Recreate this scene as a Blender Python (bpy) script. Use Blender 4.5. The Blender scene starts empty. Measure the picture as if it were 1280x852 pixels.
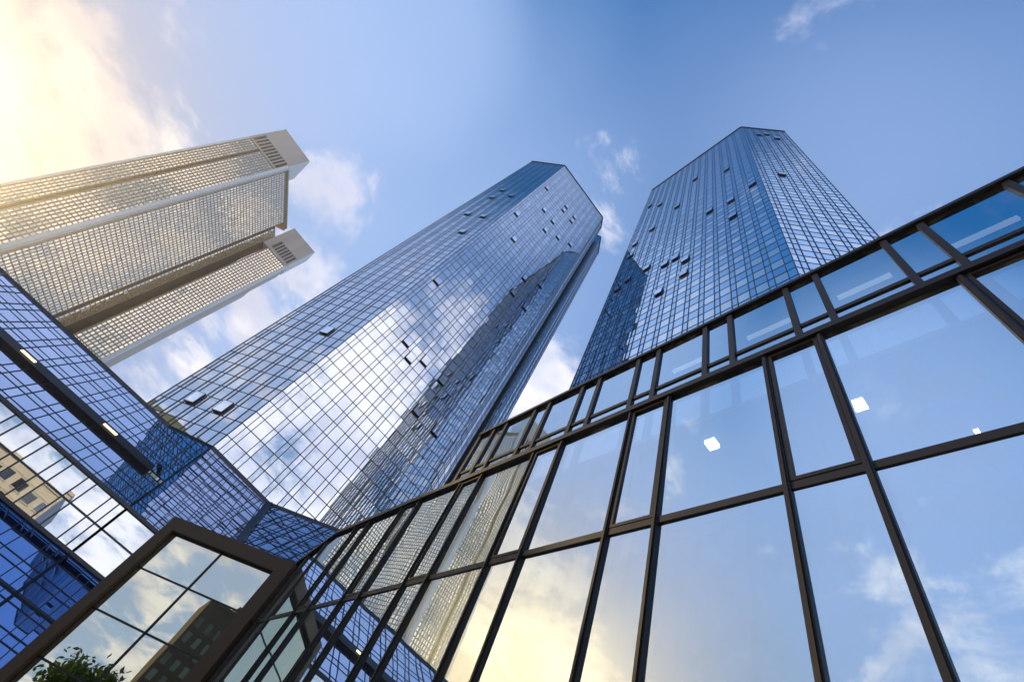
import bpy, math, random
from mathutils import Vector, Matrix
from mathutils.bvhtree import BVHTree

random.seed(11)
S = bpy.context.scene
COL = S.collection
R = math.radians
W_PX, H_PX, F_PX = 1280.0, 852.0, 589.0
CAM = Vector((0.0, 0.0, 1.7))

# ------------------------------------------------------------------ camera
def nrm(v): return v.normalized()
def rc(px, py): return nrm(Vector((px - 640.0, py - 426.0, F_PX)))
_up = rc(888, 62)
_h = rc(-91, 880); _h = nrm(_h - _up * _h.dot(_up))
_x = _h.cross(_up)
def cam2w(v): return Vector((_x.dot(v), _h.dot(v), _up.dot(v)))
def w2cam(d): return _x * d.x + _h * d.y + _up * d.z
def ray(px, py): return cam2w(rc(px, py))
def project(w):
    v = w2cam(Vector(w) - CAM)
    if v.z <= 0.01: return None
    return (640 + F_PX * v.x / v.z, 426 + F_PX * v.y / v.z)
def on_plane(px, py, pt, n):
    d = ray(px, py)
    return CAM + d * ((Vector(pt) - CAM).dot(n) / d.dot(n))

cd = bpy.data.cameras.new('camera')
cam = bpy.data.objects.new('camera', cd); COL.objects.link(cam)
cx, cy, cz = cam2w(Vector((1, 0, 0))), cam2w(Vector((0, -1, 0))), cam2w(Vector((0, 0, -1)))
m = Matrix(((cx.x, cy.x, cz.x), (cx.y, cy.y, cz.y), (cx.z, cy.z, cz.z))).to_4x4()
m.translation = CAM
cam.matrix_world = m
cd.sensor_width = 36.0
cd.lens = 36.0 * F_PX / W_PX
cd.clip_start = 0.05
cd.clip_end = 4000
S.camera = cam

# ------------------------------------------------------------------ materials
class NT:
    def __init__(s, tree): s.t = tree; s.t.nodes.clear()
    def n(s, typ, **kw):
        nd = s.t.nodes.new(typ)
        for k, v in kw.items():
            if k.startswith('i_'):
                key = k[2:]
                key = int(key) if key.isdigit() else key.replace('_', ' ')
                nd.inputs[key].default_value = v
            else: setattr(nd, k, v)
        return nd
    def l(s, a, b): s.t.links.new(a, b)
    def math(s, op, a, b=None, c=None, clamp=False):
        nd = s.t.nodes.new('ShaderNodeMath'); nd.operation = op; nd.use_clamp = clamp
        for i, x in enumerate((a, b, c)):
            if x is None: continue
            if isinstance(x, (int, float)): nd.inputs[i].default_value = x
            else: s.l(x, nd.inputs[i])
        return nd.outputs[0]
    def vmath(s, op, a, b=None, scale=None):
        nd = s.t.nodes.new('ShaderNodeVectorMath'); nd.operation = op
        for i, x in enumerate((a, b)):
            if x is None: continue
            if isinstance(x, (tuple, list, Vector)): nd.inputs[i].default_value = tuple(x)
            else: s.l(x, nd.inputs[i])
        if scale is not None:
            if isinstance(scale, (int, float)): nd.inputs['Scale'].default_value = scale
            else: s.l(scale, nd.inputs['Scale'])
        return nd
    def mix(s, fac, a, b, blend='MIX'):
        nd = s.t.nodes.new('ShaderNodeMix'); nd.data_type = 'RGBA'; nd.blend_type = blend
        for x, k in ((fac, 0), (a, 6), (b, 7)):
            if isinstance(x, (int, float)): nd.inputs[k].default_value = x
            elif isinstance(x, (tuple, list)): nd.inputs[k].default_value = tuple(x) + ((1,) if len(x) == 3 else ())
            else: s.l(x, nd.inputs[k])
        return nd.outputs[2]
    def ramp(s, fac, stops):
        nd = s.t.nodes.new('ShaderNodeMapRange'); nd.interpolation_type = 'SMOOTHSTEP'
        nd.inputs[1].default_value, nd.inputs[2].default_value = stops
        s.l(fac, nd.inputs[0]); return nd.outputs[0]

def new_mat(name):
    mt = bpy.data.materials.new(name); mt.use_nodes = True
    return mt, NT(mt.node_tree)

def glass(name, tint, inner, refl=0.75, vary=0.06, wave=0.0, wscale=0.6, see=0.0, rough=0.0, blue=None, dust=0.0):
    """reflective coated glass: mirror layer over a dark interior (or a real view in, see>0)"""
    mt, g = new_mat(name)
    out = g.n('ShaderNodeOutputMaterial')
    geo = g.n('ShaderNodeNewGeometry'); oi = g.n('ShaderNodeObjectInfo')
    rnd = g.math('FRACT', g.math('ADD', geo.outputs['Random Per Island'], oi.outputs['Random']))
    k = g.math('MULTIPLY_ADD', rnd, 2 * vary, 1 - vary)
    colv = g.vmath('SCALE', tuple(tint), scale=k).outputs[0]
    if blue is not None:
        colv = g.mix(g.ramp(rnd, (0.45, 0.9)), colv, blue)
    gl = g.n('ShaderNodeBsdfGlossy', i_Roughness=rough)
    g.l(colv, gl.inputs['Color'])
    if wave > 0:
        tc = g.n('ShaderNodeTexCoord')
        nz = g.n('ShaderNodeTexNoise', i_Scale=wscale, i_Detail=1.0)
        g.l(tc.outputs['Object'], nz.inputs['Vector'])
        bp = g.n('ShaderNodeBump', i_Strength=1.0, i_Distance=wave)
        g.l(nz.outputs[0], bp.inputs['Height'])
        g.l(bp.outputs[0], gl.inputs['Normal'])
    df = g.n('ShaderNodeBsdfDiffuse'); df.inputs['Color'].default_value = tuple(inner) + (1,)
    base = df.outputs[0]
    if see > 0:
        tr = g.n('ShaderNodeBsdfTransparent'); tr.inputs['Color'].default_value = (see, see * 1.0, see * 1.0, 1)
        base = tr.outputs[0]
    gout = gl.outputs[0]
    if dust > 0:
        tc2 = g.n('ShaderNodeTexCoord')
        dz = g.n('ShaderNodeTexNoise', i_Scale=1.7, i_Detail=8.0, i_Roughness=0.68); g.l(tc2.outputs['Object'], dz.inputs['Vector'])
        mpz = g.n('ShaderNodeMapping'); mpz.inputs['Scale'].default_value = (9, 9, 0.5); g.l(tc2.outputs['Object'], mpz.inputs[0])
        dr = g.n('ShaderNodeTexNoise', i_Scale=1.0, i_Detail=5.0); g.l(mpz.outputs[0], dr.inputs['Vector'])
        amt = g.math('MULTIPLY', g.math('MULTIPLY_ADD', g.ramp(dz.outputs[0], (0.45, 0.75)), 0.7, g.math('MULTIPLY', g.ramp(dr.outputs[0], (0.5, 0.8)), 0.5)), dust, clamp=True)
        dd = g.n('ShaderNodeBsdfDiffuse'); dd.inputs['Color'].default_value = (0.35, 0.35, 0.34, 1)
        dm = g.n('ShaderNodeMixShader'); g.l(amt, dm.inputs[0]); g.l(gl.outputs[0], dm.inputs[1]); g.l(dd.outputs[0], dm.inputs[2])
        gout = dm.outputs[0]
    lw = g.n('ShaderNodeLayerWeight', i_Blend=0.25)
    fac = g.math('MULTIPLY_ADD', lw.outputs['Fresnel'], (1 - refl), refl, clamp=True)
    mx = g.n('ShaderNodeMixShader'); g.l(fac, mx.inputs[0]); g.l(base, mx.inputs[1]); g.l(gout, mx.inputs[2])
    g.l(mx.outputs[0], out.inputs[0])
    return mt

def solid(name, col, rough=0.5, metal=0.0, noise=0.12, nscale=3.0, spec=0.5, streak=False, emit=None):
    mt, g = new_mat(name)
    out = g.n('ShaderNodeOutputMaterial')
    b = g.n('ShaderNodeBsdfPrincipled', i_Roughness=rough, i_Metallic=metal)
    b.inputs['Specular IOR Level'].default_value = spec
    tc = g.n('ShaderNodeTexCoord')
    mp = g.n('ShaderNodeMapping'); mp.inputs['Scale'].default_value = (1, 1, 0.12) if streak else (1, 1, 1)
    g.l(tc.outputs['Object'], mp.inputs[0])
    nz = g.n('ShaderNodeTexNoise', i_Scale=nscale, i_Detail=6.0, i_Roughness=0.6)
    g.l(mp.outputs[0], nz.inputs['Vector'])
    k = g.math('MULTIPLY_ADD', nz.outputs[0], 2 * noise * 2, 1 - 2 * noise)
    cv = g.vmath('SCALE', tuple(col), scale=k).outputs[0]
    g.l(cv, b.inputs['Base Color'])
    rr = g.math('MULTIPLY_ADD', nz.outputs[0], 0.2, rough - 0.1, clamp=True)
    g.l(rr, b.inputs['Roughness'])
    if emit:
        b.inputs['Emission Color'].default_value = tuple(emit[:3]) + (1,)
        b.inputs['Emission Strength'].default_value = emit[3]
    g.l(b.outputs[0], out.inputs[0])
    return mt

M = {}
M['tower_glass'] = glass('tower_glass', (0.84, 0.88, 0.94), (0.012, 0.022, 0.04), 0.78, 0.08, 0.0006, 0.35)
M['east_glass'] = glass('east_glass', (1.0, 1.0, 1.0), (0.5, 0.52, 0.55), 0.92, 0.06, 0.0006, 0.35)
M['east_spandrel'] = glass('east_spandrel', (0.74, 0.87, 1.0), (0.02, 0.05, 0.12), 0.92, 0.06, 0.0006, 0.35)
M['podium_glass'] = glass('podium_glass', (0.90, 0.88, 1.0), (0.015, 0.025, 0.06), 0.90, 0.06, 0.0012, 0.5)
M['skirt_glass'] = glass('skirt_glass', (0.48, 0.62, 1.0), (0.015, 0.025, 0.06), 0.82, 0.06, 0.0012, 0.5)
M['wall_glass'] = glass('wall_glass', (0.75, 0.78, 0.80), (0.015, 0.025, 0.05), 0.85, 0.05, 0.0012, 0.5)
M['facade_glass'] = glass('facade_glass', (0.80, 0.92, 1.0), (0.01, 0.01, 0.01), 0.82, 0.02, 0.0022, 1.1, see=0.9, dust=0.12)
M['attic_glass'] = glass('attic_glass', (0.76, 0.91, 1.0), (0.01, 0.01, 0.01), 0.78, 0.02, 0.0012, 1.0, see=0.9, dust=0.12)
M['bay_glass'] = glass('bay_glass', (0.88, 0.86, 0.70), (0.01, 0.012, 0.01), 0.75, 0.03, 0.0005, 1.0)
M['glow_tint_window'] = glass('glow_tint_window', (0.90, 0.82, 0.68), (0.05, 0.05, 0.06), 0.90, 0.08)  # warm tint puts the golden sun glare into the glass colour
M['plain_window'] = glass('plain_window', (0.45, 0.52, 0.62), (0.02, 0.03, 0.05), 0.6, 0.1)
M['gold_window'] = glass('gold_window', (0.80, 0.62, 0.22), (0.3, 0.2, 0.05), 0.7, 0.15)
M['dark_window'] = glass('dark_window', (0.10, 0.12, 0.09), (0.02, 0.02, 0.015), 0.7, 0.3)
M['navy_metal'] = solid('navy_metal', (0.016, 0.020, 0.032), 0.4, 0.0, 0.1, 2.0)
M['black_metal'] = solid('black_metal', (0.012, 0.011, 0.012), 0.45, 0.0, 0.1, 2.0)
M['bronze_metal'] = solid('bronze_metal', (0.009, 0.007, 0.006), 0.45, 0.0, 0.12, 4.0, 0.35)
M['bronze_dark'] = solid('bronze_dark', (0.008, 0.006, 0.005), 0.45, 0.0, 0.12, 4.0, 0.35)
M['tan_grid'] = solid('tan_grid', (0.42, 0.27, 0.13), 0.7, 0.0, 0.12, 0.3, 0.3)
M['bay_frame'] = solid('bay_frame', (0.060, 0.034, 0.013), 0.5, 0.0, 0.12, 1.5, 0.3)
M['concrete'] = solid('concrete', (0.60, 0.46, 0.34), 0.8, 0.0, 0.14, 0.25, 0.3, streak=True)
M['concrete_light'] = solid('concrete_light', (0.80, 0.74, 0.66), 0.8, 0.0, 0.08, 0.3, 0.3, streak=True)
M['brown_panel'] = solid('brown_panel', (0.10, 0.06, 0.025), 0.6, 0.1, 0.15, 0.5)
M['gold_panel'] = solid('gold_panel', (0.30, 0.19, 0.05), 0.55, 0.1, 0.12, 0.6)
M['roofing'] = solid('roofing', (0.12, 0.12, 0.12), 0.9)
M['interior_dark'] = solid('interior_dark', (0.03, 0.03, 0.035), 0.9, 0.0, 0.05)
M['lamp_white'] = solid('lamp_white', (0.8, 0.8, 0.8), 0.5, emit=(1.0, 0.95, 0.82, 6.0))
M['lamp_strip'] = solid('lamp_strip', (0.8, 0.8, 0.8), 0.5, emit=(0.85, 0.95, 1.0, 0.5))
M['lamp_warm'] = solid('lamp_warm', (0.8, 0.7, 0.4), 0.5, emit=(1.0, 0.78, 0.3, 2.2))
M['stone'] = solid('stone', (0.50, 0.51, 0.52), 0.8, 0.0, 0.12, 0.4, streak=True)
M['dark_stone'] = solid('dark_stone', (0.04, 0.034, 0.022), 0.8, 0.0, 0.15, 0.4, 0.1, streak=True)
M['ochre'] = solid('ochre', (0.50, 0.36, 0.10), 0.7, 0.0, 0.12, 0.4)
M['bark'] = solid('bark', (0.09, 0.06, 0.04), 0.9, 0.0, 0.25, 6.0)

def leaf_mat():
    mt, g = new_mat('leaves')
    out = g.n('ShaderNodeOutputMaterial')
    geo = g.n('ShaderNodeNewGeometry')
    cr = g.mix(geo.outputs['Random Per Island'], (0.05, 0.10, 0.022), (0.12, 0.17, 0.04))
    d = g.n('ShaderNodeBsdfDiffuse'); t = g.n('ShaderNodeBsdfTranslucent')
    g.l(cr, d.inputs[0]); g.l(cr, t.inputs[0])
    mx = g.n('ShaderNodeMixShader'); mx.inputs[0].default_value = 0.3
    g.l(d.outputs[0], mx.inputs[1]); g.l(t.outputs[0], mx.inputs[2]); g.l(mx.outputs[0], out.inputs[0])
    return mt
M['leaves'] = leaf_mat()

def paving_mat():
    mt, g = new_mat('paving')
    out = g.n('ShaderNodeOutputMaterial')
    tc = g.n('ShaderNodeTexCoord')
    br = g.n('ShaderNodeTexBrick', i_Scale=1.2, i_Mortar_Size=0.008)
    br.inputs['Color1'].default_value = (0.26, 0.25, 0.24, 1); br.inputs['Color2'].default_value = (0.31, 0.30, 0.28, 1)
    br.inputs['Mortar'].default_value = (0.12, 0.12, 0.11, 1)
    g.l(tc.outputs['Object'], br.inputs['Vector'])
    b = g.n('ShaderNodeBsdfPrincipled', i_Roughness=0.8); g.l(br.outputs[0], b.inputs['Base Color'])
    g.l(b.outputs[0], out.inputs[0]); return mt
M['paving'] = paving_mat()

# ------------------------------------------------------------------ mesh helpers
class MB:
    def __init__(s): s.v = []; s.f = []; s.mi = []
    def poly(s, pts, mi=0):
        k = len(s.v); s.v += [Vector(p) for p in pts]; s.f.append(tuple(range(k, k + len(pts)))); s.mi.append(mi)
    def box(s, O, A, B, C, mi=0):
        """box from corner O with edge vectors A,B,C (right-handed)"""
        O, A, B, C = map(Vector, (O, A, B, C)); k = len(s.v)
        if A.cross(B).dot(C) < 0: A, B = B, A
        s.v += [O, O + A, O + A + B, O + B, O + C, O + A + C, O + A + B + C, O + B + C]
        for q in ((0, 3, 2, 1), (4, 5, 6, 7), (0, 1, 5, 4), (1, 2, 6, 5), (2, 3, 7, 6), (3, 0, 4, 7)):
            s.f.append(tuple(k + i for i in q)); s.mi.append(mi)
    def prism(s, plan, z0, z1, mi=0, bottom=False):
        n = len(plan); k = len(s.v)
        s.v += [Vector((p[0], p[1], z0)) for p in plan] + [Vector((p[0], p[1], z1)) for p in plan]
        for i in range(n):
            j = (i + 1) % n
            s.f.append((k + i, k + j, k + n + j, k + n + i)); s.mi.append(mi)
        s.f.append(tuple(k + n + i for i in range(n))); s.mi.append(mi)
        s.f.append(tuple(k + i for i in reversed(range(n)))); s.mi.append(mi)
    def build(s, name, mats, parent=None, stuff=False):
        if not s.f: return None
        off = Vector(parent.location) if parent is not None else Vector((0, 0, 0))
        if parent is not None and parent.parent is not None: off = off + Vector(parent.parent.location)
        me = bpy.data.meshes.new(name)
        me.from_pydata([tuple(p - off) for p in s.v], [], s.f)
        if not isinstance(mats, (list, tuple)): mats = [mats]
        for mm in mats: me.materials.append(mm)
        if len(mats) > 1: me.polygons.foreach_set('material_index', s.mi)
        me.update()
        o = bpy.data.objects.new(name, me); COL.objects.link(o)
        if parent is not None: o.parent = parent
        if stuff: o['kind'] = 'stuff'
        return o

def thing(name, label, cat, loc, group=None):
    o = bpy.data.objects.new(name, None); COL.objects.link(o)
    o.location = loc; o['label'] = label; o['category'] = cat
    if group: o['group'] = group
    return o

def clip(poly, conv):
    """Sutherland-Hodgman in 2-D, conv counter-clockwise"""
    out = poly
    for i in range(len(conv)):
        a, b = conv[i], conv[(i + 1) % len(conv)]
        ex, ey = b[0] - a[0], b[1] - a[1]
        side = lambda p: ex * (p[1] - a[1]) - ey * (p[0] - a[0])
        src, out = out, []
        for j in range(len(src)):
            p, q = src[j], src[(j + 1) % len(src)]
            sp, sq = side(p), side(q)
            if sp >= 0: out.append(p)
            if (sp >= 0) != (sq >= 0):
                t = sp / (sp - sq); out.append((p[0] + (q[0] - p[0]) * t, p[1] + (q[1] - p[1]) * t))
        if not out: return []
    return out

def clip_seg(p, q, conv):
    t0, t1 = 0.0, 1.0
    for i in range(len(conv)):
        a, b = conv[i], conv[(i + 1) % len(conv)]
        ex, ey = b[0] - a[0], b[1] - a[1]
        sp = ex * (p[1] - a[1]) - ey * (p[0] - a[0]); sq = ex * (q[1] - a[1]) - ey * (q[0] - a[0])
        if sp < 0 and sq < 0: return None
        if sp < 0: t0 = max(t0, sp / (sp - sq))
        elif sq < 0: t1 = min(t1, sp / (sp - sq))
    if t1 - t0 < 1e-4: return None
    g = lambda t: (p[0] + (q[0] - p[0]) * t, p[1] + (q[1] - p[1]) * t)
    return g(t0), g(t1)

OCC = []         # big polygons used to tell which panes the photograph shows
class Pane:
    __slots__ = ('pts', 'mat', 'n')
    def __init__(s, pts, mat, n): s.pts, s.mat, s.n = pts, mat, n

def grid(mull, panes, O, U, V, us, vs, mat, uw=0.055, vw=0.05, ud=0.045, vd=0.03, mi=0, poly=None, tilt=0.2,
         back=0.06, recess=0.0, thick_u=(), thick_w=0.2, thick_v=(), pane=True, occ=True, skip=None, extra_u=()):
    """curtain wall: panes and mullions on the plane O + u U + v V; outward normal U x V"""
    O, U, V = Vector(O), nrm(Vector(U)), nrm(Vector(V)); N = nrm(U.cross(V))
    pt = lambda u, v, n=0.0: O + U * u + V * v + N * n
    full = poly or [(us[0], vs[0]), (us[-1], vs[0]), (us[-1], vs[-1]), (us[0], vs[-1])]
    if occ: OCC.append([pt(u, v, -0.02) for u, v in full])
    if pane:
        for i in range(len(us) - 1):
            for j in range(len(vs) - 1):
                if skip and skip(i, j): continue
                q = [(us[i], vs[j]), (us[i + 1], vs[j]), (us[i + 1], vs[j + 1]), (us[i], vs[j + 1])]
                if poly: q = clip(q, poly)
                if len(q) < 3: continue
                au, av = math.tan(R(random.gauss(0, tilt))), math.tan(R(random.gauss(0, tilt)))
                mu, mv = (us[i] + us[i + 1]) / 2, (vs[j] + vs[j + 1]) / 2
                mt = mat(i, j) if callable(mat) else mat
                panes.append(Pane([pt(u, v, -recess + (u - mu) * au + (v - mv) * av) for u, v in q], mt, N))
    for u in list(us) + list(extra_u):
        w, d = (thick_w, ud + 0.05) if any(abs(u - x) < 1e-3 for x in thick_u) else (uw, ud)
        s = clip_seg((u, vs[0]), (u, vs[-1]), full) if poly else ((u, vs[0]), (u, vs[-1]))
        if s: mull.box(pt(u - w / 2, s[0][1], -back), U * w, N * (back + d), V * (s[1][1] - s[0][1]), mi)
    for v in vs:
        w, d = (thick_w, vd + 0.05) if any(abs(v - x) < 1e-3 for x in thick_v) else (vw, vd)
        s = clip_seg((us[0], v), (us[-1], v), full) if poly else ((us[0], v), (us[-1], v))
        if s: mull.box(pt(s[0][0], v - w / 2, -back - 0.004), U * (s[1][0] - s[0][0]), V * w, N * (back + d), mi)

POOL = []        # (building, panes, limit)
def ledger(b, panes, limit=100): POOL.append((b, panes, limit))

def pane_obj(p, b, name='window'):
    mb = MB(); mb.poly(p.pts); return mb.build(name, p.mat, b)

def settle_panes():
    vs, fs = [], []
    for q in OCC:
        k = len(vs); vs += [tuple(x) for x in q]; fs.append(tuple(range(k, k + len(q))))
    tree = BVHTree.FromPolygons(vs, fs)
    for b, panes, limit in POOL:
        sc = []
        for idx, p in enumerate(panes):
            c = sum(p.pts, Vector()) / len(p.pts)
            area = 0.0
            d = c - CAM
            if p.n.dot(d) < 0:
                pr = [project(x) for x in p.pts]
                if all(pr) and any(-5 < a[0] < W_PX + 5 and -5 < a[1] < H_PX + 5 for a in pr):
                    pr = clip(pr, [(0, 0), (W_PX, 0), (W_PX, H_PX), (0, H_PX)])
                    if len(pr) > 2:
                        area = abs(sum(pr[i][0] * pr[(i + 1) % len(pr)][1] - pr[(i + 1) % len(pr)][0] * pr[i][1] for i in range(len(pr)))) / 2
                    L = d.length; dn = d / L
                    h = tree.ray_cast(CAM + dn * 0.3, dn, L - 0.3 - 0.6)
                    if h[0] is not None: area = 0.0
            sc.append((area, idx))
        sc.sort(reverse=True)
        own = {i for a, i in sc[:limit] if a > 0}
        rest = {}
        for i, p in enumerate(panes):
            if i in own: pane_obj(p, b)
            else: rest.setdefault(p.mat.name, []).append(p)
        if rest:
            names = list(rest); mb = MB()
            for k, nm in enumerate(names):
                for p in rest[nm]: mb.poly(p.pts, k)
            mb.build('window', [bpy.data.materials[nm] for nm in names], b, stuff=True)

Z = Vector((0, 0, 1))
def plan_face(a, b):
    a, b = Vector((a[0], a[1], 0)), Vector((b[0], b[1], 0))
    return a, nrm(b - a), (b - a).length
def module_cols(L, first, wide, narrow):
    """edge strip, then narrow / wide repeating, mirrored ends"""
    us = [0.0]; u = first; k = 0
    while u < L - first * 0.6:
        us.append(u); u += narrow if k % 2 == 0 else wide; k += 1
    if L - us[-1] < 0.25: us[-1] = L
    else: us.append(L)
    return us

# ------------------------------------------------------------------ ground
mb = MB(); g = 246.0
mb.poly([(-g, -g, 0), (g, -g, 0), (g, g, 0), (-g, g, 0)])
o = mb.build('plaza_ground', M['paving']); o['kind'] = 'structure'

# ------------------------------------------------------------------ the two mirror towers
ROW = 1.82
def rows_to(top, base=0.57):
    v = [0.0]; z = base
    while z < top - 0.5: v.append(z); z += ROW
    v.append(top); return v

def open_vent(b, p, U, N, w, h, ang, gm='tower_glass'):
    """a top-hung pane pushed outwards: frame, glass and the dark opening"""
    t = MB()
    Vd = nrm(-Z * math.cos(ang) + N * math.sin(ang))      # from the hinge downwards and out
    Nn = nrm(U.cross(-Vd))
    if Nn.dot(N) < 0: Nn = -Nn
    O = p + N * 0.20
    t.box(O - U * w / 2, U * w, Vd * h, Nn * 0.06, 0)
    t2 = MB()
    t2.poly([O - U * (w / 2 - .07) + Vd * .07 + Nn * .065, O + U * (w / 2 - .07) + Vd * .07 + Nn * .065,
            O + U * (w / 2 - .07) + Vd * (h - .07) + Nn * .065, O - U * (w / 2 - .07) + Vd * (h - .07) + Nn * .065])
    ins = p + N * 0.03
    t.box(ins - U * w / 2 - Z * h, U * w, Z * h, N * 0.03, 1)
    for sgn in (-1, 1):                                   # stays at the two sides
        a = p + U * (sgn * w * .46) - Z * h * .85 + N * .05
        e = O + U * (sgn * w * .46) + Vd * h * .85
        t.box(a - U * .02, U * .04, e - a, Z * .05, 0)
    ow = t.build('open_window', [M['navy_metal'], M['black_metal']], b)
    t2.build('pane', M[gm], ow)
    return ow

def tower(name, label, plan, top, glass_fn, skip_edges=(), first=0.6, wide=1.31, narrow=0.565, loc=None, tilt=0.3, group=None, uw=0.085, vw=0.065):
    cxy = (sum(p[0] for p in plan) / len(plan), sum(p[1] for p in plan) / len(plan))
    b = thing(name, label, 'tower', (cxy[0], cxy[1], 0), group)
    mull, panes = MB(), []
    vs = rows_to(top)
    n = len(plan)
    for i in range(n):
        O, U, L = plan_face(plan[i], plan[(i + 1) % n])
        if i in skip_edges: continue
        us = module_cols(L, first, wide, narrow) if L > 2.2 else ([0, L] if L < 1.0 else [0, L / 2, L])
        grid(mull, panes, O, U, Z, us, vs, glass_fn, uw=uw, vw=vw, ud=0.06, vd=0.04, tilt=tilt)
    mull.build('mullion_grid', M['navy_metal'], b)
    core = MB()
    cc = Vector((cxy[0], cxy[1]))
    core.prism([tuple(cc + (Vector(p) - cc) * 0.985) for p in plan], 0.0, top - 0.6)
    core.build('core', M['interior_dark'], b)
    cap = MB()
    for i in range(n):
        O, U, L = plan_face(plan[i], plan[(i + 1) % n]); N = U.cross(Z)
        cap.box(O + N * -0.25 + Z * (top + 0.002), U * L, N * 0.42, Z * 0.32)
    cap.build('parapet_cap', M['navy_metal'], b)
    ledger(b, panes)
    return b

def cg(i, j): return M['tower_glass']
C_PLAN = [(-9.04, 56.3), (-1.35, 48.6), (19.1, 48.6), (21.75, 51.25), (20.9, 52.1), (22.7, 53.9), (24.05, 52.95),
          (28.25, 57.2), (28.25, 79.0), (19.1, 88.0), (-1.35, 88.0), (-9.04, 80.3)]
central = tower('glass_tower', 'blue mirror glass tower in the middle, with a dark tower mirrored in its front',
                C_PLAN, 155.0, cg, group='twin mirror glass towers')
def eg(i, j):
    return M['east_glass'] if (j % 2 == 0 and i % 2 == 0) else M['east_spandrel']
E_PLAN = [(21.2, 31.35), (21.2, 3.4), (28.9, -4.3), (56.0, -4.3), (63.7, 3.4), (63.7, 31.35), (56.0, 39.05), (28.9, 39.05)]
east = tower('glass_tower', 'blue mirror glass tower striped with white and blue panes rising behind the low glass building',
             E_PLAN, 155.0, eg, wide=1.27, narrow=0.625, group='twin mirror glass towers', tilt=0.22)

def vents(b, a, bb, pixels, w=1.28, h=1.62, ang=0.3, gm='tower_glass', zlo=0):
    O, U, L = plan_face(a, bb); N = U.cross(Z)
    for px, py in pixels:
        p = on_plane(px, py, O, N)
        # snap to the nearest wide pane and row line
        us = module_cols(L, 0.6, 1.31, 0.565) if b is central else module_cols(L, 0.6, 1.27, 0.625)
        u = (p - O).dot(U)
        best = min(((us[i] + us[i + 1]) / 2 for i in range(len(us) - 1) if us[i + 1] - us[i] > 1.0), key=lambda c: abs(c - u))
        zr = 0.57 + ROW * round((p.z + 0.9 - 0.57) / ROW)
        open_vent(b, O + U * best + Z * zr, U, N, w, h, R(ang), gm)
k3 = 400 / 1136.0
vents(central, (-1.35, 48.6), (19.1, 48.6), [(380 + x * k3, 180 + y * k3) for x, y in
      [(758, 245), (740, 342), (852, 235), (860, 160), (883, 275), (858, 302), (902, 332), (945, 355), (920, 238), (930, 225), (948, 272),
       (958, 263), (465, 492), (367, 703), (428, 770), (742, 520), (785, 480), (835, 495), (785, 575)]] + [(519, 449), (550, 472), (520, 512), (545, 535)])
vents(central, (-9.04, 56.3), (-1.35, 48.6), [(380 + x * k3, 180 + y * k3) for x, y in
      [(697, 167), (660, 190), (730, 187), (578, 245), (633, 255), (565, 308), (95, 655)]] + [(281, 511), (244, 503)])
k4 = 430 / 1018.0
vents(east, (21.2, 31.35), (21.2, 3.4), [(680 + x * k4, 140 + y * k4) for x, y in
      [(437, 207), (530, 180), (602, 225), (540, 267), (477, 303), (543, 317), (383, 290), (350, 270), (330, 338), (281, 382), (266, 421),
       (292, 468), (345, 455), (405, 418), (405, 442), (397, 495), (325, 537), (320, 275), (238, 500), (228, 522)]], ang=0.8, gm='east_glass')
vents(east, (21.2, 3.4), (28.9, -4.3), [(680 + x * k4, 140 + y * k4) for x, y in [(645, 67), (662, 68), (688, 80), (697, 184)]], ang=0.8, gm='east_glass')

# ------------------------------------------------------------------ podium with sloping glass
D = 38.0
s2 = math.sqrt(0.5)
zj = 0.272 * D + CAM.z       # top of the upright wall
z3 = 0.185 * D + CAM.z       # foot of the upright wall
XL, XT, XR = -34.0, -1.35, 0.144 * D
podium = thing('glass_podium', 'low mirror glass podium with sloping glass roof and a dark band with strip lamps', 'building', (-10, D + 8, 0))
pm, pp = MB(), []
def cols(x0, x1, period, narrow, anchor):
    out = []; k = math.floor((x0 - anchor) / period)
    while anchor + k * period < x1:
        for a in (anchor + k * period, anchor + k * period + narrow):
            if x0 + 0.1 < a < x1 - 0.1: out.append(a)
        k += 1
    return [x0] + out + [x1]
PER, NAR = 1.77, 0.60
cl = cols(XL, XT, PER, NAR, -7.76)
thk = [XT] + [x for x in cl if abs(((x - XT) % (PER * 4)) ) < 0.35 or abs(((x - XT) % (PER * 4)) - PER * 4) < 0.35]
U, V45 = Vector((1, 0, 0)), Vector((0, s2, s2))
vt = 0.22 * D / s2
vb0, vb1 = 0.0785 * D / s2, 0.096 * D / s2
sl_rows_a = [0, 0.62, 1.9, 2.5, 3.75, vb0 + 0.15]
sl_rows_b = [vb1 - 0.15] + [vb1 + x for x in (1.25, 1.85, 3.1, 3.7, 4.95, 5.55)] + [vt]
pg = M['podium_glass']
OS = Vector((0, D, zj))
grid(pm, pp, OS, U, V45, cl, sl_rows_a, pg, thick_u=thk, thick_w=0.16)
grid(pm, pp, OS, U, V45, cl, sl_rows_b, pg, thick_u=thk, thick_w=0.16)
grid(pm, pp, OS, U, V45, [-4.87, -3.62, -2.45, -1.85, XT], [vt, vt + 1.2, vt + 1.8, vt + 3.2], pg,
     poly=[(-4.87, vt), (XT, vt), (XT, vt + 2.8)], thick_u=[XT], thick_w=0.16)
# higher right-hand part up to the valley
vr = 0.262 * D / s2
cr_ = [XT, -0.1, 0.5, 1.75, 2.35, 3.6, 4.2, 5.45, 6.2]
rr_ = [0]
while rr_[-1] < vr + 0.6: rr_ += [rr_[-1] + 1.05, rr_[-1] + 1.5]
grid(pm, pp, OS, U, V45, cr_, rr_, pg, poly=[(XT, 0), (XR, 0), (0.16 * D, vr), (XT, vr + 0.55)], thick_u=[XT], thick_w=0.16)
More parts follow.
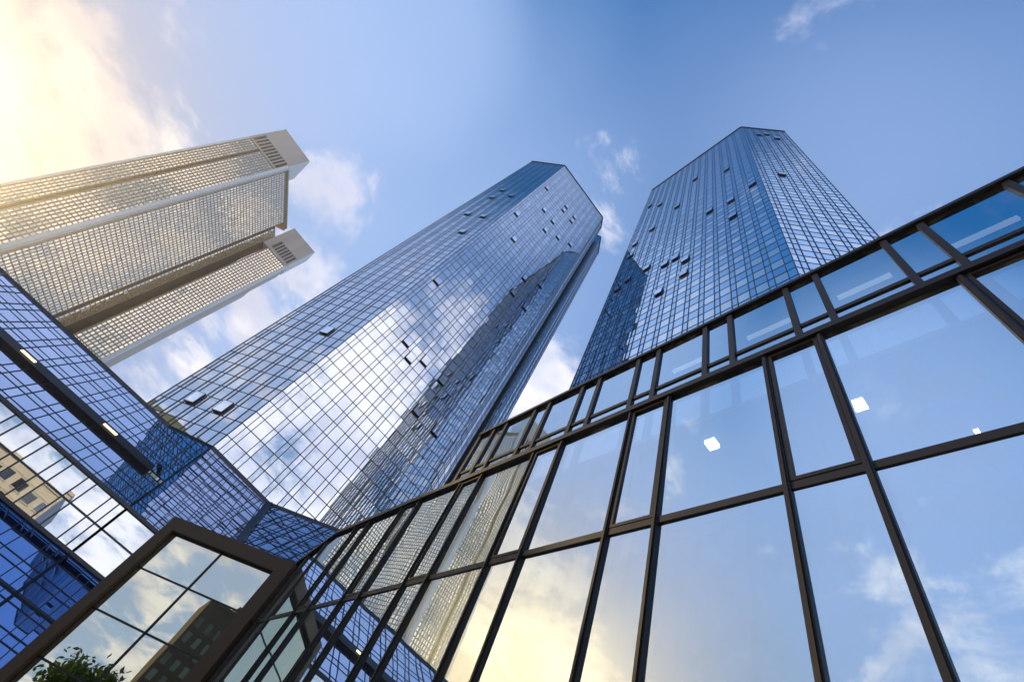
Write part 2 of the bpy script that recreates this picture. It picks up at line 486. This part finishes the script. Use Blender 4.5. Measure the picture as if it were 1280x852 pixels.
# facet beyond the valley, running towards the low glass building
valt = Vector((0.16 * D, 1.262 * D, 0.534 * D + CAM.z))
valb = Vector((XR, D, zj))
Uf = Vector((1, -1, 0)).normalized()
nf = nrm((valt - valb).cross(Uf))
if nf.z < 0: nf = -nf
Vf = nrm(nf.cross(Uf))
if Vf.z < 0: Vf = -Vf
valdir = nrm(valt - valb)
vu, vv = valdir.dot(Uf), valdir.dot(Vf)
Lv = 17.0
fpoly = [(-vu * Lv, -vv * Lv), (17 - vu * Lv, -vv * Lv), (17, 0), (0, 0)]
fu = [-8.0]
while fu[-1] < 17: fu += [fu[-1] + 1.25, fu[-1] + 1.875]
fv = [0]
while fv[-1] > -vv * Lv: fv += [fv[-1] - 1.05, fv[-1] - 1.5]
fv = fv[::-1]
fm = MB()
area2 = sum(fpoly[i][0] * fpoly[(i + 1) % 4][1] - fpoly[(i + 1) % 4][0] * fpoly[i][1] for i in range(4))
if area2 < 0: fpoly = fpoly[::-1]
grid(pm, pp, valt, Uf, Vf, fu, fv, pg, poly=fpoly)
# upright wall
wcl = [x for x in cl]
grid(pm, pp, Vector((0, D, 0)), U, Z, wcl, [z3, (z3 + zj) / 2 + 0.05, zj], M['wall_glass'], thick_u=thk, thick_w=0.16, uw=0.09, vw=0.11, tilt=0.15)
grid(pm, pp, Vector((0, D, 0)), U, Z, [XT, 2.2, 5.7], [z3, (z3 + zj) / 2 + 0.05, zj], M['wall_glass'], thick_u=[XT], thick_w=0.16, vw=0.11, tilt=0.15)
# lower slope
lo_len = 7.6
O0 = Vector((0, D - lo_len * s2, z3 - lo_len * s2))
lrows = [0, 1.2, 1.75, 2.95, 3.5, 4.7, 5.25, 6.45, lo_len]
grid(pm, pp, O0, U, V45, cl, lrows, M['skirt_glass'], thick_u=thk, thick_w=0.16, thick_v=(3.5,))
grid(pm, pp, O0, U, V45, [XT, -0.1, 0.5, 1.75, 2.35, 3.6, 4.2, 5.5], lrows, M['skirt_glass'], thick_u=[XT], thick_w=0.16, thick_v=(3.5,))
pm.build('mullion_grid', M['navy_metal'], podium)
# ridge, eave and valley beams, dark band with lamps
rb = MB()
def beam(a, b, w, h, up=Z):
    a, b = Vector(a), Vector(b); d = nrm(b - a); s_ = nrm(d.cross(up)); u_ = s_.cross(d)
    rb.box(a - s_ * w / 2 - u_ * h / 2, b - a, s_ * w, u_ * h)
def sp(x, v): return OS + U * x + V45 * v
beam(sp(XL, vt), sp(-4.87, vt), 0.22, 0.3); beam(sp(-4.87, vt), sp(XT, vt + 2.8), 0.2, 0.26)
beam(sp(XT, vr + .55), sp(0.16 * D, vr), 0.24, 0.34); beam(valt, valt + Uf * 17, 0.24, 0.34)
beam(valb, valt, 0.55, 0.5, nf)
beam(Vector((XL, D - .05, zj)), Vector((XR, D - .05, zj)), 0.3, 0.2); beam(Vector((XL, D - .05, z3)), Vector((XR, D - .05, z3)), 0.3, 0.2)
rb.build('edge_beam', M['navy_metal'], podium)
bd = MB()
Ns = Vector((0, -s2, s2))
bd.box(sp(XL, vb0) - Ns * 0.1, U * (-2.57 - XL), V45 * (vb1 - vb0), Ns * 0.42)
band = bd.build('dark_band', M['bronze_dark'], podium)
for x in (-13.3, -6.42, -20.2, -27.05):
    lm = MB(); lm.box(sp(x - 0.55, (vb0 + vb1) / 2 - 0.10) + Ns * 0.315, U * 1.1, V45 * 0.22, Ns * 0.05)
    lm.build('strip_light', M['lamp_warm'], band)
sd = MB()
sd.box((XL, D - lo_len * s2 + 0.05, 0.0), (XR - XL + 6, 0, 0), (0, 0.3, 0), (0, 0, z3 - lo_len * s2))
sd.box((XL - .3, D + .3, 0), (0.3, 0, 0), (0, 8.5, 0), (0, 0, zj))
sd.build('base_wall', M['black_metal'], podium)
OCC.append([Vector((XL, D - lo_len * s2, 0)), Vector((XR + 6, D - lo_len * s2, 0)), Vector((XR + 6, D - lo_len * s2, z3 - lo_len * s2)), Vector((XL, D - lo_len * s2, z3 - lo_len * s2))])
ledger(podium, pp)

# ------------------------------------------------------------------ low glass building on the right
FX = 2.72
zC, zB, AX = 4.56, 6.37, 4.30
low = thing('glass_building', 'low building with big dark-framed mirror panes and a set-back top storey of glass', 'building', (FX + 8, 4, 0))
fy = []
k = -4
while 0.46 + 1.605 * k < 11.5: fy += [0.46 + 1.605 * k, 0.46 + 1.605 * k + 0.52]; k += 1
fy = [-5.2] + fy + [11.85]
# local u runs towards -y so that the outward normal (U x Z) points at the camera side (-x)
us = sorted(-y for y in fy)
fm, fp = MB(), []
zr = [0.25, 0.95, 2.75, zC, zB]
yt, yk = 9.87, 10.97
fpoly = [(us[0], zr[0]), (us[-1], zr[0]), (us[-1], zB), (-yt, zB), (-yk, zB - 0.5), (us[0], zB - 0.9)]
OF = Vector((FX, 0, 0)); UF = Vector((0, -1, 0))
grid(fm, fp, OF, UF, Z, us, zr, M['facade_glass'], uw=0.052, vw=0.068, ud=0.03, vd=0.02, tilt=0.16, back=0.10, poly=fpoly)
# opening sashes round the narrow upper panes, grooves on the posts
for kk in range(-4, 7):
    y0, y1 = 0.46 + 1.605 * kk, 0.98 + 1.605 * kk
    if y1 > 9.8: continue
    sash = MB()
    for (za, zb) in ((zC, zB),):
        a, b_, c_, d_ = y0 + 0.030, y1 - 0.030, za + 0.038, zb - 0.05
        w = 0.034
        for (ya, yb, zc, zd) in ((a, a + w, c_, d_), (b_ - w, b_, c_, d_), (a + w, b_ - w, c_, c_ + w), (a + w, b_ - w, d_ - w, d_)):
            sash.box((FX - 0.022, ya, zc), (0, yb - ya, 0), (0, 0, zd - zc), (0.05, 0, 0))
    sash.build('window_sash', M['bronze_dark'], low)
    for y in (y0, y1):                                     # slim cap rail on every post
        sash = MB(); sash.box((FX - 0.045, y - 0.012, 0.3), (0, 0.024, 0), (0, 0, min(zB, zB if y < yt else zB - .6) - 0.36), (0.036, 0, 0)); sash.build('cover_cap', M['bronze_dark'], low)
fm.build('frame', M['bronze_metal'], low)
pr = MB()
pr.box((FX - 0.06, -5.2, zB - 0.045), (0, yt + 5.2, 0), (0.10, 0, 0), (0, 0, 0.085))
pr.box((FX - 0.055, yt, zB - 0.045), (0, yk - yt, -0.5), (0.10, 0, 0), (0, 0, 0.085))
pr.box((FX - 0.055, yk, zB - 0.545), (0, 11.85 - yk, -0.4), (0.10, 0, 0), (0, 0, 0.085))
pr.build('parapet', M['bronze_dark'], low)
# set-back storey
aus = sorted(-y for y in ([-5.2] + [y for y in fy if -5 < y < 9.3] + [9.62]))
zt = 11.05
am, ap = MB(), []
grid(am, ap, Vector((AX, 0, 0)), UF, Z, aus, [7.4, 9.52, zt], M['attic_glass'], uw=0.10, vw=0.085, ud=0.05, vd=0.03, tilt=0.05, back=0.1)
am.build('attic_frame', M['bronze_metal'], low)
cp = MB(); cp.box((AX - 0.09, -5.25, zt - 0.02), (0, 14.9, 0), (0.4, 0, 0), (0, 0, 0.09)); cp.build('attic_parapet', M['bronze_dark'], low)
body = MB()
body.box((FX + .4, -5.2, 6.25), (16, 0, 0), (0, 15.0, 0), (0, 0, 0.10))        # terrace roof
body.box((7.2, -5.2, 0.0), (0.2, 0, 0), (0, 15.0, 0), (0, 0, 11.0))            # core wall inside
body.box((FX + .2, -5.2, 4.50), (4.4, 0, 0), (0, 16.5, 0), (0, 0, 0.12))       # floor slab
body.box((AX + .15, -5.2, 10.75), (14, 0, 0), (0, 14.8, 0), (0, 0, 0.25))      # attic roof
body.box((FX + .15, 11.7, 0.0), (8, 0, 0), (0, 0.2, 0), (0, 0, 5.3))
body.box((AX + .1, 9.66, 6.4), (8, 0, 0), (0, 0.2, 0), (0, 0, 4.3))
body.box((FX + .1, -5.4, 0), (16, 0, 0), (0, 0.2, 0), (0, 0, 10.7))
body.build('inner_shell', M['interior_dark'], low)
ledger(low, fp + ap)
def ceiling_light(px, py, z=6.15, s=0.30, d=1.0):
    p = CAM + ray(px, py) * ((z - CAM.z) / ray(px, py).z)
    t = MB(); t.box((p.x - s, p.y - s, z), (2 * s, 0, 0), (0, 2 * s, 0), (0, 0, 0.06))
    t.build('ceiling_light', M['lamp_white'], low)
for q in ((890, 557, 6.17, 0.06), (1075, 508, 6.17, 0.055), (1224, 543, 6.17, 0.02)):
    ceiling_light(*q)
# linear lights under the attic ceiling, one behind each wide pane
pz = on_plane(1085, 354, (4.62, 0, 0), Vector((1, 0, 0)))
for kk in range(-3, 2):
    y0 = 0.98 + 1.605 * kk
    t = MB(); t.box((4.62, y0 + 0.15, pz.z - 0.05), (0.05, 0, 0), (0, 0.80, 0), (0, 0, 0.10))
    t.build('linear_light', M['lamp_strip'], low)

# ------------------------------------------------------------------ entrance bay on the corner
bay = thing('entrance_bay', 'brown-framed glass entrance bay with a dark tower and tree mirrored in it', 'entrance', (1.5, 12.0, 0))
A, B = Vector((2.62, 10.78, 0)), Vector((0.33, 13.31, 0))
Ub = nrm(A - B); Lb = (A - B).length; Nb = nrm(Ub.cross(Z))
bm_, bp = MB(), []
zt_b, zg = 5.78, 5.49
g0, g1 = 0.27, Lb - 0.31
gm = (g0 + g1) / 2
zrow = [0.1, 1.0, 1.9, 2.81, 3.74, 4.64, zg]
grid(bm_, bp, B - Nb * 0.12, Ub, Z, [g0, gm, g1], zrow, M['bay_glass'], uw=0.035, vw=0.035, ud=0.02, vd=0.012, tilt=0.12)
bm_.build('glazing_bar', M['bronze_dark'], bay)
fr = MB()
fr.box(B - Nb * 2.2, Ub * g0, Nb * 2.2, Z * zt_b)
fr.box(B - Nb * 1.6 + Ub * g1, Ub * (Lb - g1), Nb * 1.6, Z * zt_b)
fr.box(B - Nb * 1.6 + Ub * g0 + Z * zg, Ub * (g1 - g0), Nb * 1.6, Z * (zt_b - zg - 0.003))
fr.box(B - Nb * 1.4 + Ub * (-0.09) + Z * 0.0, Ub * 0.087, Nb * 1.2, Z * 4.85)
fr.build('frame', M['bay_frame'], bay)
OCC.append([B, A, A + Z * zt_b, B + Z * zt_b])
ledger(bay, bp)

# ------------------------------------------------------------------ pale high-rise with two louvred shafts
tri = thing('high_rise', 'pale concrete high-rise with two blank louvred shaft tops and narrow rows of windows', 'tower', (-72, 172, 0))
P1a, P1b = (-94.2, 151.75), (-78.0, 153.4)
P2a, P2b = (-59.6, 182.5), (-48.2, 183.0)
MWa, MWb = (-77.4, 155.0), (-62.6, 182.0)
tc_, tw = MB(), []
pw = M['glow_tint_window']
def bands(z0, z1, fl, sp_):
    v = [z0]; z = z0
    while z + fl <= z1: v += [z + sp_, z + fl]; z += fl
    return v
def conc_face(a, b, u0, u1, n, z0, z1, pier=0.6, fl=1.55, spd=0.5, mi=0, dep=0.10):
    O, Ud, L = plan_face(a, b); N = Ud.cross(Z)
    w = (u1 - u0) / n
    for i in range(n):
        uu = u0 + i * w
        z = z0
        while z + fl <= z1:
            q = [(uu + pier / 2, z + spd), (uu + w - pier / 2, z + spd), (uu + w - pier / 2, z + fl), (uu + pier / 2, z + fl)]
            au, av = math.tan(R(random.gauss(0, .35))), math.tan(R(random.gauss(0, .35)))
            cu, cv = uu + w / 2, z + (fl + spd) / 2
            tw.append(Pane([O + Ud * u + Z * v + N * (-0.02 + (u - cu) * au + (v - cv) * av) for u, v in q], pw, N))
            z += fl
    for i in range(n + 1):
        uu = u0 + i * w
        tc_.box(O + Ud * (uu - pier / 2) + Z * z0 - N * 0.05, Ud * pier, N * (0.05 + dep), Z * (z1 - z0), mi)
    z = z0
    while z + 0.5 < z1:
        tc_.box(O + Ud * u0 + Z * z - N * 0.048, Ud * (u1 - u0), N * (0.048 + dep * 0.55), Z * spd, mi)
        z += fl
    OCC.append([O + Ud * u0 + Z * z0 - N * .1, O + Ud * u1 + Z * z0 - N * .1, O + Ud * u1 + Z * z1 - N * .1, O + Ud * u0 + Z * z1 - N * .1])
O1, U1, L1 = plan_face(P1a, P1b); N1 = U1.cross(Z)
O2, U2, L2 = plan_face(P2a, P2b); N2 = U2.cross(Z)
OM, UM, LM = plan_face(MWa, MWb); NM = UM.cross(Z)
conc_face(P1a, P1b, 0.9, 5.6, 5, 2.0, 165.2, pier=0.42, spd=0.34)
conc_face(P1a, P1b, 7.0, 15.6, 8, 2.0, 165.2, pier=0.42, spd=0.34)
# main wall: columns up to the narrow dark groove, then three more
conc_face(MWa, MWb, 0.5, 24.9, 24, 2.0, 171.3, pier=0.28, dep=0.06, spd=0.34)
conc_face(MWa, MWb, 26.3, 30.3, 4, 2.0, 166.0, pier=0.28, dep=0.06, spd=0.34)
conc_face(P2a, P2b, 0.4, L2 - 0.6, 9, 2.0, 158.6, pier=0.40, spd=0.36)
tc_.build('facade_grid', M['tan_grid'], tri)
# solid volumes set back behind the window plane
vol = MB()
def inset(O, Ud, N, u0, u1, dep, z0, z1):
    vol.box(O + Ud * u0 - N * (0.10 + dep) + Z * z0, Ud * (u1 - u0), N * dep, Z * (z1 - z0))
inset(O1, U1, N1, 0.0, L1, 16, 0, 165.6)
inset(OM, UM, NM, 0.0, 25.2, 14, 0, 171.5)
inset(OM, UM, NM, 26.2, LM, 14, 0, 166.2)
inset(O2, U2, N2, 0.0, L2, 10, 0, 159.4)
vol.build('shaft_body', M['concrete'], tri)
bk = MB(); bk.prism([(-104, 168), (-80, 168), (-66, 194), (-50, 194), (-52, 210), (-96, 206)], 0, 150.0); bk.build('rear_wing', M['concrete'], tri)
side = MB()                                               # pale edge strips and corner piers
side.box(O1 + U1 * (L1 - .75) - N1 * 2.0, U1 * 1.2, N1 * 2.35, Z * 173.0)
side.build('edge_strip', M['concrete_light'], tri); side = MB()
side.box(O1 - N1 * 1.0, U1 * 0.7, N1 * 1.30, Z * 165.5)
side.build('edge_strip', M['concrete_light'], tri); side = MB()
side.box(O2 + U2 * (L2 - .62) - N2 * 2.0, U2 * 0.95, N2 * 2.3, Z * 160)
side.build('edge_strip', M['concrete_light'], tri)
gr = MB()
gr.box(O1 + U1 * 5.75 - N1 * 0.09, U1 * 1.1, N1 * 0.06, Z * 165.5)
gr.box(OM + UM * 25.1 - NM * 0.6, UM * 1.0, NM * 0.55, Z * 166)
gr.box(OM + UM * 30.6 - NM * 0.8, UM * 4.2, NM * 0.7, Z * 166)
gr.build('dark_groove', M['brown_panel'], tri)
co = MB(); co.box(OM + UM * 0.2 - NM * 6 + Z * 171.5, UM * 29.4, NM * 6.1, Z * 0.5)
for i in range(30):
    co.box(OM + UM * (0.25 + i * 0.98) - NM * 0.4 + Z * 172.0, UM * 0.5, NM * 0.45, Z * 1.9)
co.box(OM + UM * 0.2 - NM * 0.9 + Z * 172.0, UM * 29.4, NM * 0.4, Z * 2.1)
co.build('roof_screen', M['gold_panel'], tri)
def cap(O, Ud, N, u0, u1, z0, z1, zv0, zv1, n, va, vb, dep=15):
    c = MB()
    c.box(O + Ud * u0 + N * 0.32 + Z * zv1 - N * dep, Ud * (u1 - u0), N * dep, Z * (z1 - zv1))      # blank head
    c.box(O + Ud * u0 + N * 0.32 + Z * z0 - N * dep, Ud * (u1 - u0), N * dep, Z * (zv0 - z0))       # sill under the slots
    c.box(O + Ud * u0 + N * (0.32 - dep) + Z * zv0, Ud * (u1 - u0), N * (dep - 0.9), Z * (zv1 - zv0))
    w = (vb - va) / n
    c.box(O + Ud * u0 + N * -0.58 + Z * zv0, Ud * (va - u0), N * 0.9, Z * (zv1 - zv0))
    c.box(O + Ud * vb + N * -0.58 + Z * zv0, Ud * (u1 - vb), N * 0.9, Z * (zv1 - zv0))
    for i in range(1, n):
        c.box(O + Ud * (va + i * w - 0.17 * w) + N * -0.58 + Z * zv0, Ud * (0.34 * w), N * 0.895, Z * (zv1 - zv0))
    c.box(O + Ud * (u0 - .05) + N * (0.37 - dep) + Z * (z1 + .003), Ud * (u1 - u0 + .1), N * (dep + .03), Z * 0.5)
    head = c.build('shaft_head', M['concrete'], tri)
    lv = MB()
    for i in range(n):
        lv.box(O + Ud * (va + i * w + 0.18 * w) + N * -0.5 + Z * (zv0 + .02), Ud * (0.64 * w), N * 0.25, Z * (zv1 - zv0 - .04))
    lv.build('louvre', M['brown_panel'], head)
cap(O1, U1, N1, 0.0, L1 - 0.05, 165.3, 186.0, 166.3, 173.5, 10, 0.9, L1 - 1.0)
cap(O2, U2, N2, -3.0, L2 - 0.1, 158.7, 178.4, 160.6, 167.2, 7, 0.2, L2 - 1.0, dep=9)
sh = MB(); sh.box(O1 + U1 * (L1 - .03) - N1 * 14, U1 * 0.5, N1 * 14.4, Z * 12.8); 
for q in range(len(sh.v)): sh.v[q].z += 173.2
sh.build('edge_strip', M['concrete_light'], tri)
sh = MB(); sh.box(O2 + U2 * (L2 - .09) - N2 * 8 + Z * 160.4, U2 * 0.45, N2 * 8.36, Z * 18.0)
sh.build('edge_strip', M['concrete_light'], tri)
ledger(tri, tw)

# ------------------------------------------------------------------ buildings across the plaza, seen in the mirrors
def plain_block(name, label, cat, a, b, depth, h, wall, nw, fl, ww, wh, z0=1.2, win='plain_window'):
    O, Ud, L = plan_face(a, b); N = Ud.cross(Z)
    mid = O + Ud * L / 2 - N * depth / 2
    t = thing(name, label, cat, (mid.x, mid.y, 0))
    w = MB(); w.box(O - N * depth, Ud * L, N * depth, Z * h)
    pitch = L / nw
    z = z0; tr = MB(); pn = []
    while z + wh < h - 1.0:
        for i in range(nw):
            u = (i + .5) * pitch
            pn.append(Pane([O + Ud * (u + sx * ww / 2) + Z * zz + N * 0.04 for sx, zz in ((-1, z), (1, z), (1, z + wh), (-1, z + wh))], M[win], N))
            tr.box(O + Ud * (u - ww / 2 - .12) + Z * (z - .18), Ud * (ww + .24), N * 0.22, Z * 0.18)
        tr.box(O + Z * (z + wh + 0.35), Ud * L, N * 0.15, Z * 0.25)
        z += fl
    tr.box(O - N * (depth + .2) + Z * (h - .002), Ud * L, N * (depth + .6), Z * 0.6)
    w.build('wall', wall, t); tr.build('string_course', wall, t)
    pn.sort(key=lambda p: -p.pts[0].z)
    for p in pn[:100]: pane_obj(p, t)
    if len(pn) > 100:
        mbx = MB()
        for p in pn[100:]: mbx.poly(p.pts)
        mbx.build('window', M[win], t, stuff=True)
    return t
plain_block('office_building', 'pale stone office block mirrored in the upright podium wall', 'building', (-14, -62), (-84, -62), 20, 33.5, M['stone'], 22, 3.5, 1.9, 2.0)
plain_block('office_building', 'ochre office block mirrored at the foot of the middle tower', 'building', (-224, 56), (-224, 94), 20, 114.0, M['ochre'], 4, 9.5, 8.6, 7.6, win='gold_window')
dt = plain_block('dark_tower', 'dark stone tower mirrored in the entrance bay panes', 'tower', (-118, -11), (-118, 3.5), 14, 33.5, M['dark_stone'], 6, 3.0, 1.1, 1.9, win='dark_window')
up = MB(); up.prism([(-130, -6), (-120, -6), (-120, -2.5), (-130, -2.5)], 34.1, 37.0); up.build('roof_house', M['dark_stone'], dt)

def tree(label, x, y, h, rad, seed):
    rnd = random.Random(seed)
    t = thing('tree', label, 'tree', (x, y, 0), 'plaza trees')
    tk = MB(); seg = 10
    def limb(p, q, r0, r1):
        p, q = Vector(p), Vector(q); d = nrm(q - p); a = nrm(d.cross(Vector((.3, .9, .2)))); b_ = d.cross(a)
        k = len(tk.v)
        for i in range(8): 
            an = i * math.pi / 4
            tk.v.append(p + (a * math.cos(an) + b_ * math.sin(an)) * r0)
        for i in range(8):
            an = i * math.pi / 4
            tk.v.append(q + (a * math.cos(an) + b_ * math.sin(an)) * r1)
        for i in range(8):
            j = (i + 1) % 8; tk.f.append((k + i, k + j, k + 8 + j, k + 8 + i)); tk.mi.append(0)
    limb((x, y, 0), (x + .2, y, h * .45), .22, .15)
    tips = []
    for i in range(9):
        an = i * 2.4; q = (x + math.cos(an) * rad * rnd.uniform(.4, .8), y + math.sin(an) * rad * rnd.uniform(.4, .8), h * rnd.uniform(.55, .95))
        limb((x + .2, y, h * rnd.uniform(.3, .45)), q, .09, .03); tips.append(Vector(q))
    tk.build('trunk', M['bark'], t)
    lf = MB()
    for i in range(7000):
        c0 = tips[rnd.randrange(len(tips))]
        p = c0 + Vector((rnd.gauss(0, rad * .26), rnd.gauss(0, rad * .26), rnd.gauss(0, rad * .2)))
        a = Vector((rnd.gauss(0, 1), rnd.gauss(0, 1), rnd.gauss(0, 1))).normalized(); b_ = nrm(a.cross(Vector((rnd.random(), rnd.random(), rnd.random() + .1))))
        s_ = rnd.uniform(.07, .15)
        lf.poly([p - a * s_, p + b_ * s_ * .5, p + a * s_, p - b_ * s_ * .5])
    lf.build('crown', M['leaves'], t)
tree('leafy green plaza tree nearest the entrance bay, mirrored in its lowest pane', -13.3, 12.1, 4.6, 1.2, 3)

settle_panes()

# ------------------------------------------------------------------ light and sky
SUN_AZ, SUN_EL = -41.0, 15.0
SKY_SAT, SKY_VAL, SKY_TINT = 1.35, 1.25, (0.58, 1.46, 2.75)
VEIL, CLOUD = (2.75, 3.75, 6.0), (7.4, 7.2, 7.4)
sd_ = Vector((math.sin(R(SUN_AZ)) * math.cos(R(SUN_EL)), math.cos(R(SUN_AZ)) * math.cos(R(SUN_EL)), math.sin(R(SUN_EL))))
ld = bpy.data.lights.new('sun', 'SUN'); ld.energy = 4.2; ld.angle = R(0.5); ld.color = (1.0, 0.72, 0.34)
so = bpy.data.objects.new('sun', ld); COL.objects.link(so)
so.rotation_euler = sd_.to_track_quat('Z', 'Y').to_euler()

w = bpy.data.worlds.new('World'); S.world = w; w.use_nodes = True
g = NT(w.node_tree)
out = g.n('ShaderNodeOutputWorld'); bg = g.n('ShaderNodeBackground', i_Strength=0.12)
sky = g.n('ShaderNodeTexSky'); sky.sky_type = 'NISHITA'; sky.sun_disc = False
sky.sun_elevation = R(SUN_EL); sky.sun_rotation = R(SUN_AZ)
sky.air_density = 1.0; sky.dust_density = 0.4; sky.ozone_density = 2.5
tc = g.n('ShaderNodeTexCoord'); d = tc.outputs['Generated']
dn = g.vmath('NORMALIZE', d).outputs[0]
sep = g.n('ShaderNodeSeparateXYZ'); g.l(dn, sep.inputs[0])
# cloud layer on a flat sheet overhead
den = g.math('ADD', g.math('MAXIMUM', sep.outputs['Z'], 0.02), 0.18)
cmb = g.n('ShaderNodeCombineXYZ'); g.l(g.math('DIVIDE', sep.outputs['X'], den), cmb.inputs[0]); g.l(g.math('DIVIDE', sep.outputs['Y'], den), cmb.inputs[1])
n1 = g.n('ShaderNodeTexNoise', i_Scale=3.6, i_Detail=12.0, i_Roughness=0.62, i_Distortion=0.35); g.l(cmb.outputs[0], n1.inputs['Vector'])
n2 = g.n('ShaderNodeTexNoise', i_Scale=1.1, i_Detail=4.0, i_Roughness=0.5); g.l(cmb.outputs[0], n2.inputs['Vector'])
def dirv(px, py, mirror=None):
    v = ray(px, py)
    if mirror == 'front': v = Vector((v.x, -v.y, v.z))
    if mirror == 'side': v = Vector((-v.x, v.y, v.z))
    return v
def azel(a, e): return Vector((math.sin(R(a)) * math.cos(R(e)), math.cos(R(a)) * math.cos(R(e)), math.sin(R(e))))
_d = ray(200, 300); trv = _d - NM * (2 * _d.dot(NM))     # what the pale high-rise's long wall mirrors
def blobs(lst, soft=False):
    cov = None
    for v, inner, outer, amt in lst:
        dp = g.vmath('DOT_PRODUCT', dn, tuple(v)).outputs['Value']
        mr = g.n('ShaderNodeMapRange', interpolation_type='SMOOTHSTEP')
        mr.inputs[1].default_value = math.cos(R(outer)); mr.inputs[2].default_value = math.cos(R(inner)); mr.inputs[4].default_value = amt
        g.l(dp, mr.inputs[0])
        cov = mr.outputs[0] if cov is None else (g.math('MAXIMUM', cov, mr.outputs[0]) if not soft else
            g.math('SUBTRACT', g.math('ADD', cov, mr.outputs[0]), g.math('MULTIPLY', cov, mr.outputs[0])))
    return cov
def mirror(px, py, n):
    n = Vector(n).normalized(); v = ray(px, py); return v - n * (2 * v.dot(n))
cov = blobs([(dirv(40, 140), 2, 14, .24), (dirv(430, 240), 1, 8, .17), (dirv(760, 240), 1, 11, .12), (dirv(330, 400), 4, 15, .20), (dirv(690, 470), 3, 10, .26),
          (dirv(330, 560, 'front'), 12, 34, .24), (dirv(470, 400, 'front'), 4, 14, .14), (dirv(250, 650), 8, 20, .2), (dirv(170, 60), 1, 12, .10),
          (dirv(700, 640, 'side'), 1, 9, .12), (azel(-98, 10), 4, 20, .16), (azel(-84, 30), 3, 16, .12), (trv, 6, 18, .14), (dirv(470, 90), 0, 6, .10)])
fld = g.math('ADD', g.math('ADD', g.math('MULTIPLY', n1.outputs[0], 0.85), g.math('MULTIPLY', n2.outputs[0], 0.15)), g.math('MULTIPLY_ADD', cov, 1.0, -0.08))
cl_ = g.ramp(fld, (0.515, 0.66))
sdp = g.vmath('DOT_PRODUCT', dn, tuple(sd_)).outputs['Value']
glow = g.math('POWER', g.math('MAXIMUM', sdp, 0.0), 22.0)
# thin high veil: milky low down and round the sun; unseen patches added to brighten tower glass
veil = blobs([(dirv(400, 325), 0, 43, .78), (dirv(0, 250), 10, 34, .98), (dirv(180, 40), 4, 22, .6), (dirv(900, 330), 0, 36, .40), (dirv(1150, 300), 0, 26, .30),
              (azel(-85, 34), 0, 31, .80), (mirror(530, 340, (-1, -1, 0)), 1, 16, .6), (mirror(870, 300, (-1, 0, 0)), 1, 12, .12), (mirror(800, 420, (-1, 0, 0)), 2, 14, .55),
              (azel(183, 69), 2, 12, .75), (trv, 8, 26, .98), (dirv(330, 560, 'front'), 10, 50, .6), (azel(-98, 9), 6, 26, .9)], soft=True)
hz_ = g.n('ShaderNodeMapRange', interpolation_type='SMOOTHSTEP'); g.l(sep.outputs['Z'], hz_.inputs[0])
hz_.inputs[1].default_value = 0.42; hz_.inputs[2].default_value = 0.05; hz_.inputs[3].default_value = 0.0; hz_.inputs[4].default_value = 0.85
veil = g.math('MAXIMUM', veil, hz_.outputs[0])
veil = g.math('MULTIPLY', veil, g.math('MULTIPLY_ADD', n2.outputs[0], 0.7, 0.65), clamp=True)
hs = g.n('ShaderNodeHueSaturation', i_Saturation=SKY_SAT, i_Value=SKY_VAL); g.l(sky.outputs[0], hs.inputs['Color'])
base = g.vmath('MULTIPLY', hs.outputs[0], SKY_TINT).outputs[0]
# soft shoulder so that the air round the sun stays inside what a sky holds
lim = g.vmath('DIVIDE', base, g.vmath('ADD', g.vmath('SCALE', base, scale=1 / 5.0).outputs[0], (1, 1, 1)).outputs[0]).outputs[0]
glow2 = g.math('POWER', g.math('MAXIMUM', sdp, 0.0), 13.0)
vcol = g.mix(glow2, VEIL, (0.8, 0.65, 0.75))
n3 = g.n('ShaderNodeTexNoise', i_Scale=4.5, i_Detail=6.0); g.l(g.vmath('ADD', cmb.outputs[0], (0.07, 0.11, 3.0)).outputs[0], n3.inputs['Vector'])
cshade = g.mix(g.ramp(n3.outputs[0], (0.38, 0.62)), (4.6, 4.8, 5.9), CLOUD)
anti = g.math('MULTIPLY_ADD', g.ramp(sdp, (0.2, -0.6)), 0.38, 1.0)  # clouds opposite the sun boosted to brighten the middle tower's reflection
cshade = g.vmath('SCALE', cshade, scale=anti).outputs[0]
ccol = g.mix(glow2, cshade, (2.6, 2.1, 1.8))
lim = g.mix(glow2, lim, (0.8, 0.65, 0.75))
fin = g.mix(veil, lim, vcol)
fin = g.mix(g.math('MULTIPLY', cl_, 0.92), fin, ccol)
g.l(fin, bg.inputs[0]); g.l(bg.outputs[0], out.inputs[0])

# ------------------------------------------------------------------ air
HAZE = True
if HAZE:
    mt = bpy.data.materials.new('haze_air'); mt.use_nodes = True
    g = NT(mt.node_tree); out = g.n('ShaderNodeOutputMaterial')
    pv = g.n('ShaderNodeVolumePrincipled', i_Density=0.0005, i_Anisotropy=0.86)
    pv.inputs['Color'].default_value = (0.95, 0.95, 0.95, 1)
    g.l(pv.outputs[0], out.inputs['Volume'])
    mb = MB(); e = 250.0
    mb.box((-e, -e, -1.0), (2 * e, 0, 0), (0, 2 * e, 0), (0, 0, 190.0))
    hz = mb.build('haze', mt); hz['kind'] = 'stuff'

# ------------------------------------------------------------------ render settings
vs_ = S.view_settings
S.display_settings.display_device = 'sRGB'
vs_.view_transform = 'Standard'; vs_.look = 'None'; vs_.exposure = 0.5; vs_.gamma = 1.0; vs_.use_curve_mapping = False
S.render.engine = 'CYCLES'
c = S.cycles
c.use_denoising = True
try: c.denoiser = 'OPENIMAGEDENOISE'
except Exception: pass
c.max_bounces = 10; c.glossy_bounces = 6; c.diffuse_bounces = 2; c.transparent_max_bounces = 8; c.volume_bounces = 0
c.sample_clamp_indirect = 8.0
